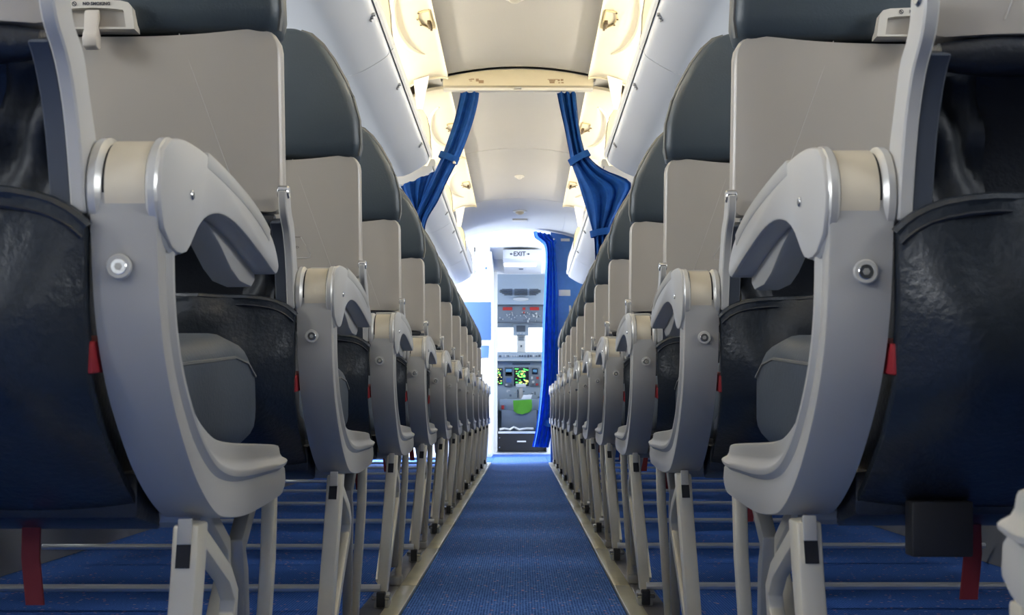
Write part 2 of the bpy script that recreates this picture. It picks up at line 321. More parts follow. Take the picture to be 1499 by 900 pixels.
# ------------------------------------------------------------------ overhead bins, doors standing open
def bx(s, u): return s*u
def bin_module(s, y0, y1, label, door=True, cap=False):
    t = empty('overhead_bin', (s*0.8, (y0+y1)/2, 1.5)); tag(t, label, 'overhead bin', 'overhead bins along both sides')
    o = Vector(t.location)
    def put(name, b, m, par=None, **k):
        par = par or t
        return obj(name, b.mesh(name, m, fx=lambda p: (p[0]-o.x, p[1]-o.y, p[2]-o.z), **k), par)
    g = 0.003
    under = catmull([(0.405, 1.600), (0.408, 1.584), (0.425, 1.566), (0.50, 1.523), (0.56, 1.512), (0.70, 1.520), (0.90, 1.550), (1.20, 1.610)], 22)
    top = [(1.20, 1.66), (0.60, 1.612), (0.445, 1.600)]
    put('shelf', MB().prism_y([(bx(s, u), z) for u, z in under+top], y0+g, y1-g), 'bin', sharp=50)
    lip = [(0.403, 1.600), (0.400, 1.592), (0.393, 1.600), (0.391, 1.622), (0.396, 1.632), (0.412, 1.632), (0.418, 1.622), (0.428, 1.600)]
    lp = put('lip', MB().prism_y([(bx(s, u), z) for u, z in lip], y0+g, y1-g), 'bin_lip')
    if not cap:
        for f in (0.22, 0.78):
            mk = MB(); yy = y0+(y1-y0)*f
            for q in range(3):
                a = 0.404+0.006*q; z = 1.584-0.004*q
                mk.box(min(s*(a-0.001), s*(a+0.005)), max(s*(a-0.001), s*(a+0.005)), yy-0.03+0.012*q, yy-0.017+0.012*q, z-0.0105, z-0.0035)
            put('row_marking', mk, 'mark', lp)
    # rounded end walls
    ew = catmull([(0.395, 1.61), (0.400, 1.66), (0.404, 1.718), (0.424, 1.793), (0.50, 1.865), (0.60, 1.90)], 14)+[(1.08, 1.94), (1.18, 1.64), (0.45, 1.60)]
    put('end_wall', MB().prism_y([(bx(s, u), z) for u, z in ew], y1-0.035, y1-0.005), 'bin_inner', sharp=50)
    edge = catmull([(0.395, 1.61), (0.400, 1.66), (0.404, 1.718), (0.424, 1.793), (0.50, 1.865), (0.60, 1.90)], 14)
    put('end_wall_edge', MB().tube([(s*u, y1-0.004, z) for u, z in edge], 0.004, 6), 'seam')
    put('back_panel', MB().prism_y([(bx(s, u), z) for u, z in ((1.17, 1.64), (1.19, 1.64), (1.03, 2.0), (1.01, 2.0))], y0+g, y1-g), 'bin_inner')
    put('top_panel', MB().prism_y([(bx(s, u), z) for u, z in ((0.55, 1.90), (1.03, 1.965), (1.03, 1.98), (0.55, 1.915))], y0+g, y1-g), 'bin_inner')
    if cap:
        put('end_cap', MB().prism_y([(bx(s, u), z) for u, z in catmull([(0.393, 1.60), (0.398, 1.68), (0.42, 1.77), (0.50, 1.85), (0.60, 1.90)], 12)+[(0.61, 1.88), (0.62, 1.60)]], y0+0.01, y1-0.04), 'bin', sharp=50)
    if door:
        prof = catmull([(0.575, 1.845), (0.55, 1.880), (0.505, 1.918), (0.45, 1.945), (0.395, 1.960), (0.340, 1.966), (0.318, 1.960)], 18)
        ring = [(bx(s, u), z) for u, z in prof]+[(bx(s, u+0.002), z+0.014) for u, z in reversed(prof)]
        d = put('door', MB().prism_y(ring, y0+0.012, y1-0.012), 'bin_door', sharp=60)
        yl = (y0+y1)/2
        def surf(u):                                  # height of the door's inner face
            for (a, za), (b, zb) in zip(prof, prof[1:]):
                if b <= u <= a: return zb+(za-zb)*(u-b)/(a-b)
            return 1.96
        arc = []
        for k in range(25):
            a = -1.25+2.5*k/24; u = 0.36+0.115*math.cos(a); arc.append((s*u, yl+0.46*math.sin(a), surf(u)-0.001))
        put('moulded_ridge', MB().tube(arc, [0.004+0.010*math.sin(PI*k/24) for k in range(25)], 8), 'bin_door', d)
        tr = [(0.335, -0.10), (0.375, -0.085), (0.385, -0.02), (0.378, 0.05), (0.345, 0.11), (0.333, 0.10)]
        put('latch_frame', MB().tube([(s*u, yl+q, surf(u)-0.004) for u, q in tr+tr[:1]], 0.004, 6), 'latch_tan', d)
        put('latch_hook', MB().box(min(s*.338, s*.352), max(s*.338, s*.352), yl+0.02, yl+0.085, surf(0.345)-0.016, surf(0.345)-0.001), 'latch_dark', d, bevel=0.002)
        put('latch_hook', MB().box(min(s*.338, s*.347), max(s*.338, s*.347), yl+0.10, yl+0.12, surf(0.345)-0.012, surf(0.345)-0.001), 'latch_dark', d, bevel=0.002)
        for u, q in ((0.377, -0.086), (0.386, -0.02), (0.379, 0.05)):
            put('screw', MB().cyl((s*u, yl+q, surf(u)-0.008), 'z', 0.004, 0.004, 8), 'latch_dark', d)
        put('door_arm', MB().prism_y([(bx(s, u), z) for u, z in ((0.43, 1.80), (0.455, 1.80), (0.47, 1.93), (0.40, 1.953))], y1-0.075, y1-0.06), 'white', d)
        put('door_rim', MB().tube([(s*u, y1-0.013, z-0.004) for u, z in prof], 0.005, 6), 'bin_door', d)
    lt = put('light_tube', MB().tube([(s*0.60, y0+0.04, 1.795), (s*0.60, y1-0.05, 1.795)], 0.013, 8), 'tube')
    return t
names = [(-1.2, 0.45, 'behind the camera', True), (0.45, 2.1, 'above the camera', True), (2.1, 3.75, 'nearest in view at the top of the picture', True),
         (3.75, 5.36, 'last before the blue aisle curtain', True), (5.54, 7.05, 'first beyond the blue aisle curtain', True),
         (7.05, 8.70, 'second beyond the blue aisle curtain', True), (8.70, 9.88, 'closed end unit farthest towards the cockpit', False)]
for s, sd in ((-1, 'left'), (1, 'right')):
    for y0, y1, tx, dr in names:
        bin_module(s, y0, y1, ('%s overhead bin, ' % sd)+tx+(' with cream door raised' if dr and len(tx) < 42 else ''), dr, not dr)

# ------------------------------------------------------------------ seats
UO, YO = 0.557, 0.25                                   # seat centre; the root stands on the floor under the aisle seat
def seat_meshes(s):
    """all meshes of one double seat, in the seat's own axes; u runs out from the aisle, y forward from the post, z up"""
    M = {}
    fx = lambda p: (s*(p[0]-UO), p[1]-YO, p[2])
    def mk(key, b, m, **k): M[key] = b.mesh(key, m, fx=fx, **k)
    # C shaped side shroud
    outer = [(0, .600), (.002, .57), (.009, .517), (.026, .472), (.056, .431), (.105, .386), (.165, .353), (.22, .343), (.30, .340), (.40, .345), (.45, .349), (.4695, .360)]
    inner = [(.062, .600), (.062, .57), (.063, .53), (.070, .503), (.085, .478), (.112, .453), (.152, .431), (.20, .417), (.26, .411), (.37, .407), (.44, .4045), (.4695, .403)]
    oc, ic = catmull(outer, 48), catmull(inner, 48)
    cs = [(0, .298), (0, .2515), (.012, .2500), (.10, .2497), (.38, .2505), (.47, .2530), (.51, .2505), (.54, .2480), (.60, .2475), (.64, .2490), (.70, .2540), (.78, .2560), (.92, .2570), (.97, .2580), (1, .2615), (1, .298)]
    R = [[(u, a[0]+(b[0]-a[0])*t, a[1]+(b[1]-a[1])*t) for t, u in cs] for a, b in zip(oc, ic)]
    mk('side_shroud', MB().rings(R), 'shroud', sharp=40)
    mk('bolt', MB().cyl((.277, .002, .546), 'y', .0070, .006, 20, .0015), 'steel')
    mk('bolt_washer', MB().cyl((.277, .001, .546), 'y', .0095, .003, 20, .001), 'shroud')
    mk('bolt_socket', MB().cyl((.277, -.0012, .546), 'y', .0028, .0008, 6), 'leg_dark')
    # pivot and arm
    hc = (.040, .604)
    mk('pivot_band', MB().cyl((.2725, hc[0], hc[1]), 'x', .0415, .0295, 36), 'cream')
    mk('pivot_ring_in', MB().cyl((.2525, hc[0], hc[1]), 'x', .0445, .0090, 36, .002), 'hub_ring')
    mk('pivot_ring_out', MB().cyl((.2960, hc[0], hc[1]), 'x', .0440, .0150, 36, .005), 'hub_ring')
    mk('pivot_slot', MB().cyl((.2725, hc[0], hc[1]), 'x', .0400, .036, 36), 'black')
    up = catmull([(.022, .644), (.060, .6525), (.12, .655), (.20, .652), (.28, .645), (.34, .635), (.385, .621), (.408, .603), (.409, .592), (.398, .587)], 26)
    lo = catmull([(.385, .5885), (.352, .5945), (.31, .6015), (.26, .609), (.212, .6135), (.165, .6120), (.125, .603), (.100, .591), (.085, .5795), (.062, .5640), (.03, .5625), (.006, .575)], 26)
    body_u = [p for p in up if p[0] > .086]; body_l = [p for p in lo if p[0] > .086]
    mk('armrest', MB().prism_x(body_u+body_l, .2462, .2985).prism_x(up+lo+[(-.001, .590), (-.003, .604), (.000, .618), (.008, .634)], .2450, .2515), 'armgrey', bevel=.003, seg=2)
    pad = [p for p in up if .12 < p[0] < .37]
    mk('arm_pad', MB().prism_x([(y, z+.0022) for y, z in pad]+[(y-.004, z-.012) for y, z in reversed(pad)], .2442, .2975), 'pad', bevel=.002)
    sk = [(.20, .6135), (.26, .612), (.33, .603), (.398, .589), (.40, .580), (.385, .572), (.335, .572), (.30, .580), (.25, .600)]
    mk('arm_skirt', MB().prism_x(sk, .268, .2975), 'pad', bevel=.003)
    mk('arm_button', MB().cyl((.2450, .075, .612), 'x', .004, .004, 12, .001), 'steel')
    # back rest shell
    def slab(rows, r=.03, n=4):                       # rows of (z, half width, y rear, y front)
        return [[(UO+a, b, z) for a, b in rrect(0, (yr+yf)/2, hw, (yf-yr)/2, min(r, (yf-yr)/2-.002), n)] for z, hw, yr, yf in rows]
    mk('backrest', MB().rings(slab([(.352, .215, .15, .22), (.37, .236, .115, .22), (.40, .240, .075, .20), (.46, .240, .035, .17), (.58, .236, .040, .13), (.66, .222, .038, .11), (.70, .215, .02, .10),
        (.722, .215, -.012, .09), (.80, .215, -.018, .07), (.96, .215, -.032, .04)])), 'leather', sharp=50)
    hz = [(.956, .232, -.046, .01), (.962, .240, -.056, .02), (.985, .2445, -.062, .025), (1.03, .2430, -.068, .022), (1.075, .231, -.072, .018), (1.105, .219, -.075, .014), (1.15, .194, -.078, .008), (1.18, .172, -.080, .002), (1.20, .150, -.079, -.004), (1.209, .128, -.073, -.012), (1.213, .10, -.062, -.022)]
    mk('headrest', MB().rings(slab(hz, .018)), 'headrest', sharp=60)
    for key, sg in (('headrest_piping', -1), ('headrest_piping_far', 1)):
        mk(key, MB().tube([(UO+sg*(hw+.0005), yr+.021, z) for z, hw, yr, yf in hz[1:-1]], .0048, 6), 'piping')
    # tray table: shallow curled panel
    def tray(extra):
        zt, zb, nu, nz, r = .954, .716, 28, 22, .030
        def outline(z, hw0):
            top, hw = zt+.012, hw0
            if z > top-r: hw = hw0-r+math.sqrt(max(0, r*r-(z-(top-r))**2))
            if z < zb+.012: hw = hw0-.012+math.sqrt(max(0, .012**2-(z-(zb+.012))**2))
            return hw
        rows = []
        for i in range(nz+1):
            q = i/nz; q = 0.5-0.5*math.cos(q*PI)
            row = []
            for j in range(nu+1):
                f = -math.cos(PI*j/nu); z0 = zb+(zt+.012-zb)*q
                hw = outline(z0, .2445-extra); a = f*hw
                z = z0 - q**6*.019*(1-(abs(a)/.2445)**2.5)
                tilt = -.030-.022*q
                curl = .011*max(0, (abs(a)/.2445-.72)/.28)**2+.004*(abs(a)/.2445)**2
                row.append((UO+a, tilt+curl+(.0012 if extra == 0 else 0), z))
            rows.append(row)
        return rows
    A, B2 = tray(.004), tray(0)
    b = MB(); nu = len(A[0]); nz = len(A)
    for rows, dy in ((A, -.003), (B2, .016)):
        b.add([(p[0], p[1]+dy, p[2]) for r_ in rows for p in r_], [(i*nu+j, i*nu+j+1, (i+1)*nu+j+1, (i+1)*nu+j) for i in range(nz-1) for j in range(nu-1)])
    loop = lambda rows, dy: [(p[0], p[1]+dy, p[2]) for p in rows[0]+[r_[-1] for r_ in rows[1:]]+list(reversed(rows[-1][:-1]))+[r_[0] for r_ in reversed(rows[1:-1])]]
    b.rings([loop(A, -.003), loop(B2, .000), loop(B2, .016)], cap=False)
    mk('tray_table', b, 'tray', sharp=38)
    def ty(u, z):                                      # rear face of the tray
        q = (z-.716)/(.254); a = abs(u-UO)/.2445
        return -.030-.022*q+.011*max(0, (a-.72)/.28)**2+.004*a*a-.003
    for key, sg in (('tray_crease', -1), ('tray_crease_far', 1)):
        pts = [(UO+sg*(.110+.078*k/8), 0, .952-.226*k/8) for k in range(9)]
        mk(key, MB().tube([(u, ty(u, z)-.0001, z) for u, _, z in pts], .0007, 5), 'groove')
    fr = [(.433, .796), (.413, .762), (.4145, .7555), (.420, .7535), (.694, .7535), (.6995, .7555), (.701, .762), (.681, .796)]
    mk('placard_outline', MB().tube([(u, ty(u, z), z) for u, z in fr], .0012, 5), 'groove')
    mk('placard_top_line', MB().tube([(u, ty(u, .796), .796) for u in (.433, .50, .557, .62, .681)], .0010, 5), 'seam')
    mk('tray_bumper', MB().tube([(UO+a, -.016-.004*math.cos(a*6), .703) for a in [-.232+.464*k/12 for k in range(13)]], [.010]+[.0155]*11+[.010], 12), 'leather')
    # latch and bezel in the foot of the head rest
    def frame(o0, o1, y0, y1):
        return MB().rings([[(UO+a, y, .9635+c) for a, c in o] for o, y in ((o0, y1), (o0, y0), (o1, y0), (o1, y1))], cap=False)
    oo = [(-.0565, -.012), (-.0530, .017), (-.0480, .0235), (-.038, .026), (0, .0275), (.038, .026), (.0480, .0235), (.0530, .017), (.0565, -.012)]
    ii = [(-.0450, -.0095), (-.0420, .0115), (-.0410, .0135), (-.030, .0150), (0, .0165), (.030, .0150), (.0410, .0135), (.0420, .0115), (.0450, -.0095)]
    mk('latch_bezel', frame(oo, ii, -.074, -.050), 'tray_edge', sharp=30)
    mk('latch_recess', MB().box(UO-.047, UO+.047, -.0655, -.0600, .953, .980), 'tray')
    lt = [(y, z-.0085) for y, z in [(-.078, .980), (-.074, .986), (-.070, .986), (-.068, .975), (-.074, .962), (-.066, .953), (-.066, .936), (-.072, .932), (-.083, .934), (-.086, .944), (-.084, .951), (-.080, .958)]]
    mk('tray_latch', MB().prism_x(lt, UO-.0095, UO+.0095), 'latch', bevel=.0022)
    # tray arms
    arm = catmull([(-.030, .742), (-.028, .728), (-.020, .714), (-.004, .700), (.010, .668), (.022, .640), (.030, .610), (.032, .585)], 20)
    arm2 = catmull([(-.062, .738), (-.060, .722), (-.052, .706), (-.034, .688), (-.020, .662), (-.012, .636), (-.006, .608), (-.002, .585)], 20)
    for key, u0, u1 in (('tray_arm', .3005, .3115), ('tray_arm_far', .803, .814)):
        mk(key, MB().rings([[(u0, *a), (u1, *a), (u1, *b_), (u0, *b_)] for a, b_ in zip(arm, arm2)]), 'armgrey', bevel=.0015, seg=1)
        ui = u1 if u0 < .5 else u0-.016
        mk(key+'_lining', MB().rings([[(ui, *a), (ui+.016, *a), (ui+.016, *b_), (ui, *b_)] for a, b_ in zip(arm[7:], [(y+.004, z) for y, z in arm2[7:]])]), 'lining', bevel=.0015, seg=1)
    mk('tray_hinge', MB().cyl((.306, -.050, .738), 'x', .009, .016, 16, .002), 'steel')
    # literature pocket: slack leather bag
    edge_y = [(.352, .150), (.374, .112), (.42, .048), (.46, .014), (.517, -.001), (.574, -.008), (.602, -.010)]
    ez = [e[0] for e in edge_y]
    def ey(z):
        for (a, ya), (c, yc) in zip(edge_y, edge_y[1:]):
            if a <= z <= c: return ya+(yc-ya)*(z-a)/(c-a)
        return edge_y[0][1] if z < ez[0] else edge_y[-1][1]
    rows, nz, nu = [], 26, 30
    for i in range(nz+1):
        q = i/nz; row = []
        for j in range(nu+1):
            f = -math.cos(PI*j/nu)
            zt = .600-.004*f*f-.022*abs(f)**14
            z = .352+(zt-.352)*q
            bul = .050*(1-abs(f)**4.5)*(0.30+0.9*math.sin(PI*min(1, q*1.02))**0.8)*(0.55+0.45*q)
            fold = .012*math.sin(8*f+4*q+1.0)*math.sin(PI*q)**.7+.006*math.sin(17*f-9*q)*(q**2)*(1-abs(f)**4)+.008*math.sin(5*f+9*q)*math.sin(PI*q)+.004*math.sin(23*f+6*q*q)*q
            row.append((UO+f*.2575*(1-.035*(1-q)), ey(z)-bul-fold*(1-abs(f)**6), z))
        rows.append(row)
    nn = nu+1; b = MB()
    for dy in (0, .012):
        b.add([(p[0], p[1]+dy, p[2]) for r_ in rows for p in r_], [(i*nn+j, i*nn+j+1, (i+1)*nn+j+1, (i+1)*nn+j) for i in range(nz) for j in range(nu)])
    lp0 = lambda dy: [(p[0], p[1]+dy, p[2]) for p in rows[0]+[r_[-1] for r_ in rows[1:]]+list(reversed(rows[-1][:-1]))+[r_[0] for r_ in reversed(rows[1:-1])]]
    b.rings([lp0(0), lp0(.012)], cap=False)
    mk('seat_pocket', b, 'pocket_leather', sharp=60)
    mk('pocket_seam', MB().tube([(p[0], p[1]-.0005, p[2]-.010) for p in rows[-1][1:-1]], .0016, 5), 'leather')
    mk('pocket_hem', MB().tube([(p[0], p[1]+.005, p[2]) for p in rows[-1]], .0055, 8), 'pocket_leather')
    # slack leather fold at the side of the recess
    for key, c0, sg in (('side_fold', .345, 1), ('side_fold_far', .769, -1)):
        rr = []
        for i in range(13):
            q = i/12; z = .585+.115*q; row = []
            for j in range(9):
                f = j/8; row.append((c0+sg*(.052*f*(1-.35*math.sin(2.2*q+.4)*q)-.012), .012+.018*f+.008*math.sin(7*f+6*q)-.004*math.sin(13*q), z))
            rr.append(row)
        b = MB()
        for dy in (0, .01):
            b.add([(p[0], p[1]+dy, p[2]) for r_ in rr for p in r_], [(i*9+j, i*9+j+1, (i+1)*9+j+1, (i+1)*9+j) for i in range(12) for j in range(8)])
        b.rings([[(p[0], p[1]+dy, p[2]) for p in rr[0]+[r_[-1] for r_ in rr[1:]]+list(reversed(rr[-1][:-1]))+[r_[0] for r_ in reversed(rr[1:-1])]] for dy in (0, .01)], cap=False)
        mk(key, b, 'dull_leather', sharp=60)
    # seat cushion
    cr = []
    for y, z0, z1, hw in ((.10, .43, .490, .225), (.12, .405, .503, .240), (.25, .395, .508, .244), (.40, .392, .520, .244), (.50, .392, .531, .244), (.57, .394, .527, .243), (.61, .400, .510, .241), (.635, .412, .485, .236), (.643, .43, .46, .225)):
        cr.append([(UO+a, y, c) for a, c in rrect(0, (z0+z1)/2, hw, (z1-z0)/2, min(.032, (z1-z0)/2-.002), 5)])
    mk('seat_cushion', MB().rings(cr), 'cushion', sharp=60)
    mk('cushion_seam', MB().tube([(UO-.2435, y, z) for y, z in ((.25, .484), (.40, .495), (.50, .503), (.56, .499), (.60, .484))], .002, 5), 'piping')
    mk('seat_pan', MB().box(.330, 1.30, .12, .60, .362, .398), 'black', bevel=.01)
    mk('under_cover', MB().rings([[(u, .13, .350), (u, .20, .335), (u, .50, .345), (u, .56, .385), (u, .13, .39)] for u in (.305, 1.30)]), 'leather', bevel=.006)
    mk('cross_beam', MB().tube([(.275, .20, .350), (1.37, .20, .350)], .014, 10), 'leg_dark')
    mk('cross_beam_front', MB().tube([(.275, .46, .352), (1.37, .46, .352)], .014, 10), 'leg_dark')
    # legs and braces
    mk('rear_leg', MB().bar([(.267, .152, .345), (.270, .153, .30), (.290, .156, .045)], .0225, .032), 'leg', bevel=.003)
    mk('leg_slot', MB().bar([(.2685, .1362, .328), (.270, .1364, .308)], .012, .002), 'black')
    mk('leg_tongue', MB().bar([(.2672, .1362, .350), (.2682, .1350, .328)], .012, .004), 'shroud', bevel=.001)
    mk('rear_foot', MB().box(.274, .306, .128, .190, .012, .040), 'leg_dark', bevel=.004)
    mk('foot_block', MB().box(.281, .299, .118, .150, .016, .048), 'black', bevel=.002)
    mk('foot_bolt', MB().cyl((.290, .128, .036), 'x', .006, .040, 10, .001), 'steel')
    mk('front_leg', MB().bar([(.272, .490, .345), (.274, .490, .27), (.292, .494, .010)], .016, .016), 'leg', bevel=.003)
    mk('front_foot', MB().box(.282, .310, .465, .53, .012, .034), 'leg_dark', bevel=.004)
    mk('rear_brace', MB().bar([(.272, .170, .338), (.274, .288, .282), (.276, .320, .258), (.278, .322, .235), (.290, .185, .045)], .016, .017), 'leg', bevel=.002)
    mk('front_brace', MB().bar([(.296, .300, .344), (.296, .372, .302), (.297, .382, .285), (.297, .375, .262), (.304, .210, .060)], .015, .016), 'leg', bevel=.002)
    mk('diagonal_brace', MB().bar([(.284, .44, .344), (.284, .385, .300), (.284, .395, .27), (.298, .478, .06)], .016, .020), 'leg_dark', bevel=.002)
    mk('baggage_bar', MB().tube([(.292, .135, .056), (1.35, .135, .056)], .0085, 10), 'bar')
    mk('red_tab', MB().prism_x([(.012, .468), (.012, .492), (.050, .499), (.085, .496), (.085, .474)], .3005, .322), 'red', bevel=.002)
    mk('pull_strap', MB().rings([[(x+dx, y, z) for x, y in ((-.008, 0), (.008, 0), (.008, .003), (-.008, .003))] for z, dx in ((.345, 0), (.31, .001), (.268, -.002))]) if False else
       MB().rings([[(.375+x+dx, .17+y, z) for x, y in ((-.008, 0), (.008, 0), (.008, .003), (-.008, .003))] for z, dx in ((.345, 0), (.31, .001), (.268, -.003))]), 'dark_red')
    mk('vest_pouch', MB().rings([[(.345+x, .10+y, z) for x, y in ((0, 0), (.052, 0), (.052, .02), (0, .02))] for z in (.365, .34, .318)]), 'black', bevel=.002)
    # middle arm rest
    mk('middle_armrest', MB().prism_x([(.03, .64), (.10, .652), (.35, .645), (.40, .62), (.36, .605), (.10, .60), (.03, .56)], .815, .845), 'armgrey', bevel=.006)
    return M
MESH = {-1: seat_meshes(-1), 1: seat_meshes(1)}
# the outer seat of each pair reuses the meshes half a metre further out
TX_NO = text_mesh('NO SMOKING', .0058, 'print', bold=.00018)
TX_LV = text_mesh('LIFE VEST UNDER SEAT      FASTEN SEAT BELT WHILE SEATED', .0062, 'print')
ic = MB()
R1 = [(.0032*math.cos(2*PI*k/16), -.0002, .0032*math.sin(2*PI*k/16)) for k in range(16)]
ic.rings([R1, [(a*.68, -.0002, c*.68) for a, _, c in R1]], cap=False)
ic.add([(-.0024, -.0002, .0012), (-.0016, -.0002, .0022), (.0024, -.0002, -.0014), (.0016, -.0002, -.0022)], [(0, 1, 2, 3)])
TX_IC = ic.mesh('no_smoking_sign', 'print')
HIER = [  # part, its sub-parts
    ('side_shroud', [('bolt', 'bolt'), ('bolt_washer', 'bolt_washer'), ('bolt_socket', 'bolt_socket')]),
    ('armrest', [('arm_pad', 'arm_pad'), ('arm_skirt', 'arm_skirt'), ('pivot_band', 'pivot_band'), ('pivot_slot', 'pivot_slot'), ('pivot_ring', 'pivot_ring_in'), ('pivot_ring', 'pivot_ring_out'), ('arm_button', 'arm_button')]),
    ('backrest', [('side_fold', 'side_fold'), ('side_fold', 'side_fold_far')]),
    ('headrest', [('piping', 'headrest_piping'), ('piping', 'headrest_piping_far'), ('latch_bezel', 'latch_bezel'), ('latch_recess', 'latch_recess')]),
    ('tray_table', [('crease', 'tray_crease'), ('crease', 'tray_crease_far'), ('placard_outline', 'placard_outline'), ('placard_outline', 'placard_top_line'), ('bumper', 'tray_bumper'), ('tray_arm', 'tray_arm'), ('tray_arm', 'tray_arm_far'), ('arm_lining', 'tray_arm_lining'), ('arm_lining', 'tray_arm_far_lining'), ('hinge_pin', 'tray_hinge')]),
    ('tray_latch', []),
    ('seat_pocket', [('seam', 'pocket_seam'), ('hem', 'pocket_hem')]),
    ('seat_cushion', [('seam', 'cushion_seam')]),
    ('seat_pan', [('under_cover', 'under_cover')]),
    ('cross_beam', []), ('cross_beam_front', []),
    ('rear_leg', [('slot', 'leg_slot'), ('tongue', 'leg_tongue'), ('foot', 'rear_foot'), ('foot_block', 'foot_block'), ('foot_bolt', 'foot_bolt')]),
    ('front_leg', [('foot', 'front_foot')]),
    ('rear_brace', []), ('front_brace', []), ('diagonal_brace', []), ('baggage_bar', []), ('red_tab', []), ('pull_strap', []),
    ('middle_armrest', []),
]
PLAIN = {'cross_beam_front': 'cross_beam', 'rear_leg': 'leg', 'front_leg': 'leg', 'rear_brace': 'brace', 'front_brace': 'brace', 'diagonal_brace': 'brace'}
OUTER = ('backrest', 'headrest', 'tray_table', 'tray_latch', 'seat_pocket', 'seat_cushion')
FINE = {'bolt_socket', 'tray_crease', 'tray_crease_far', 'placard_outline', 'placard_top_line', 'pocket_seam', 'arm_button', 'cushion_seam', 'foot_bolt', 'side_fold', 'side_fold_far', 'latch_bezel', 'latch_recess'}
PL = {'red_tab': 'red strap end beside the cushion', 'pull_strap': 'dark red hanging strap', 'pivot_band': 'cream pivot band'}
def seat(s, y0, label, row):
    M = MESH[s]
    t = empty('airline_seat', (s*UO, y0+YO, 0)); tag(t, label, 'seat', 'double seats either side of the aisle')
    small = row > 6
    for part, subs in HIER:
        if row == 0 and part == 'seat_cushion': continue
        p = obj(PLAIN.get(part, part), M[part], t)
        if part in PL: p['label'] = PL[part]
        if part == 'pull_strap':
            if row == 1: p.location = (s*.045 if s < 0 else .055, .02, 0)
            if row % 3 == 0: p.location.x = -s*.03
        for nm, key in subs:
            if small and key in FINE: continue
            q = obj(nm, M[key], p)
            if key in PL: q['label'] = PL[key]
        if part == 'headrest' and not small:
            for me, nm, dx, dz in ((TX_NO, 'lettering', .006, .9850), (TX_IC, 'no_smoking_sign', -.0235, .9847)):
                q = obj(nm, me, p); q.location = (dx, -.0746-YO, dz)
        if part == 'tray_table' and not small:
            q = obj('lettering', TX_LV, p); q.location = (0, -.0392-YO, .775); q.scale.x = 1.42; q.rotation_euler.x = -math.radians(-5)
    for part in OUTER:
        q = obj(part, M[part], t); q.location.x = s*.503
    if s > 0 and row == 1:
        obj('life_vest_pouch', M['vest_pouch'], t)
    return t
ORD = ['', 'nearest', 'second', 'third', 'fourth', 'fifth', 'sixth', 'seventh', 'eighth', 'ninth', 'tenth', 'eleventh', 'farthest']
for s, sd, y1 in ((-1, 'left', .857), (1, 'right', .888)):
    for r in range(1, 13):
        seat(s, y1+.787*(r-1), 'grey and navy double seat, %s of the whole ones from the camera, on the %s' % (ORD[r], sd), r)
seat(1, .888-.787, 'double seat at the right picture edge showing only its grey armrest foot', 0)

# ------------------------------------------------------------------ curtains
def pleats(rows, nf, amp, nx=60, ny=40, y=0.0, ph=0.0):
    L = catmull([r[0] for r in rows], ny); Rr = catmull([r[1] for r in rows], ny); V = []
    for i, (a, b) in enumerate(zip(L, Rr)):
        q = i/ny; row = []
        for j in range(nx+1):
            f = j/nx
            k = f+0.012*math.sin(2*PI*nf*f*2+3*q)
            yy = y+amp*math.sin(2*PI*nf*f+ph+0.8*math.sin(3*q))+amp*0.35*math.sin(2*PI*nf*2.3*f+4*q)
            row.append((a[0]+(b[0]-a[0])*k, a[1]+(b[1]-a[1])*f+yy, a[2]+(b[2]-a[2])*f))
        V.append(row)
    n = nx+1; b = MB()
    for dy in (0, .004):
        b.add([(p[0], p[1]+dy, p[2]) for r_ in V for p in r_], [(i*n+j, i*n+j+1, (i+1)*n+j+1, (i+1)*n+j) for i in range(ny) for j in range(nx)])
    lp = lambda dy: [(p[0], p[1]+dy, p[2]) for p in V[0]+[r_[-1] for r_ in V[1:]]+list(reversed(V[-1][:-1]))+[r_[0] for r_ in reversed(V[1:-1])]]
    b.rings([lp(0), lp(.004)], cap=False)
    return b
def rows_px(lst, Y): return [(at(*a, Y), at(*c, Y)) for a, c in lst]
def band(p0, p1, r, w_):                               # tie band wrapped round the gathered cloth
    p0, p1 = Vector(p0), Vector(p1); c = (p0+p1)/2; ax = (p1-p0); hl = ax.length/2+.004; ax.normalize(); up = Vector((0, 1, 0)).cross(ax).normalized()
    R = []
    for k in range(20):
        a = 2*PI*k/20; m = c+ax*hl*math.cos(a)+Vector((0, r*math.sin(a), 0))
        R.append([tuple(m+up*w_/2), tuple(m-up*w_/2), tuple(m-up*w_/2+Vector((0, .003*math.sin(a), 0))+ax*.003*math.cos(a)), tuple(m+up*w_/2+Vector((0, .003*math.sin(a), 0))+ax*.003*math.cos(a))])
    R.append(R[0]); return MB().rings(R, cap=False)
def curtain(label, parts, bands, m, knob=None):
    p0 = parts[0][0][-1][0]
    t = empty('curtain', (p0[0], p0[1], p0[2])); tag(t, label, 'curtain'); o = t.location.copy()
    f = lambda p: (p[0]-o.x, p[1]-o.y, p[2]-o.z)
    for k, (rows, nf, amp, y, ph) in enumerate(parts):
        obj('cloth', pleats(rows, nf, amp, y=y, ph=ph).mesh('cloth', m, fx=f, sharp=80), t)
    for p0, p1, r, w_ in bands: obj('tie_band', band(p0, p1, r, w_).mesh('tie_band', m, fx=f, sharp=60), t)
    if knob: obj('snap', MB().cyl(knob, 'y', .008, .012, 12, .002).mesh('snap', 'steel', fx=f), t)
    return t
Y1 = 5.44
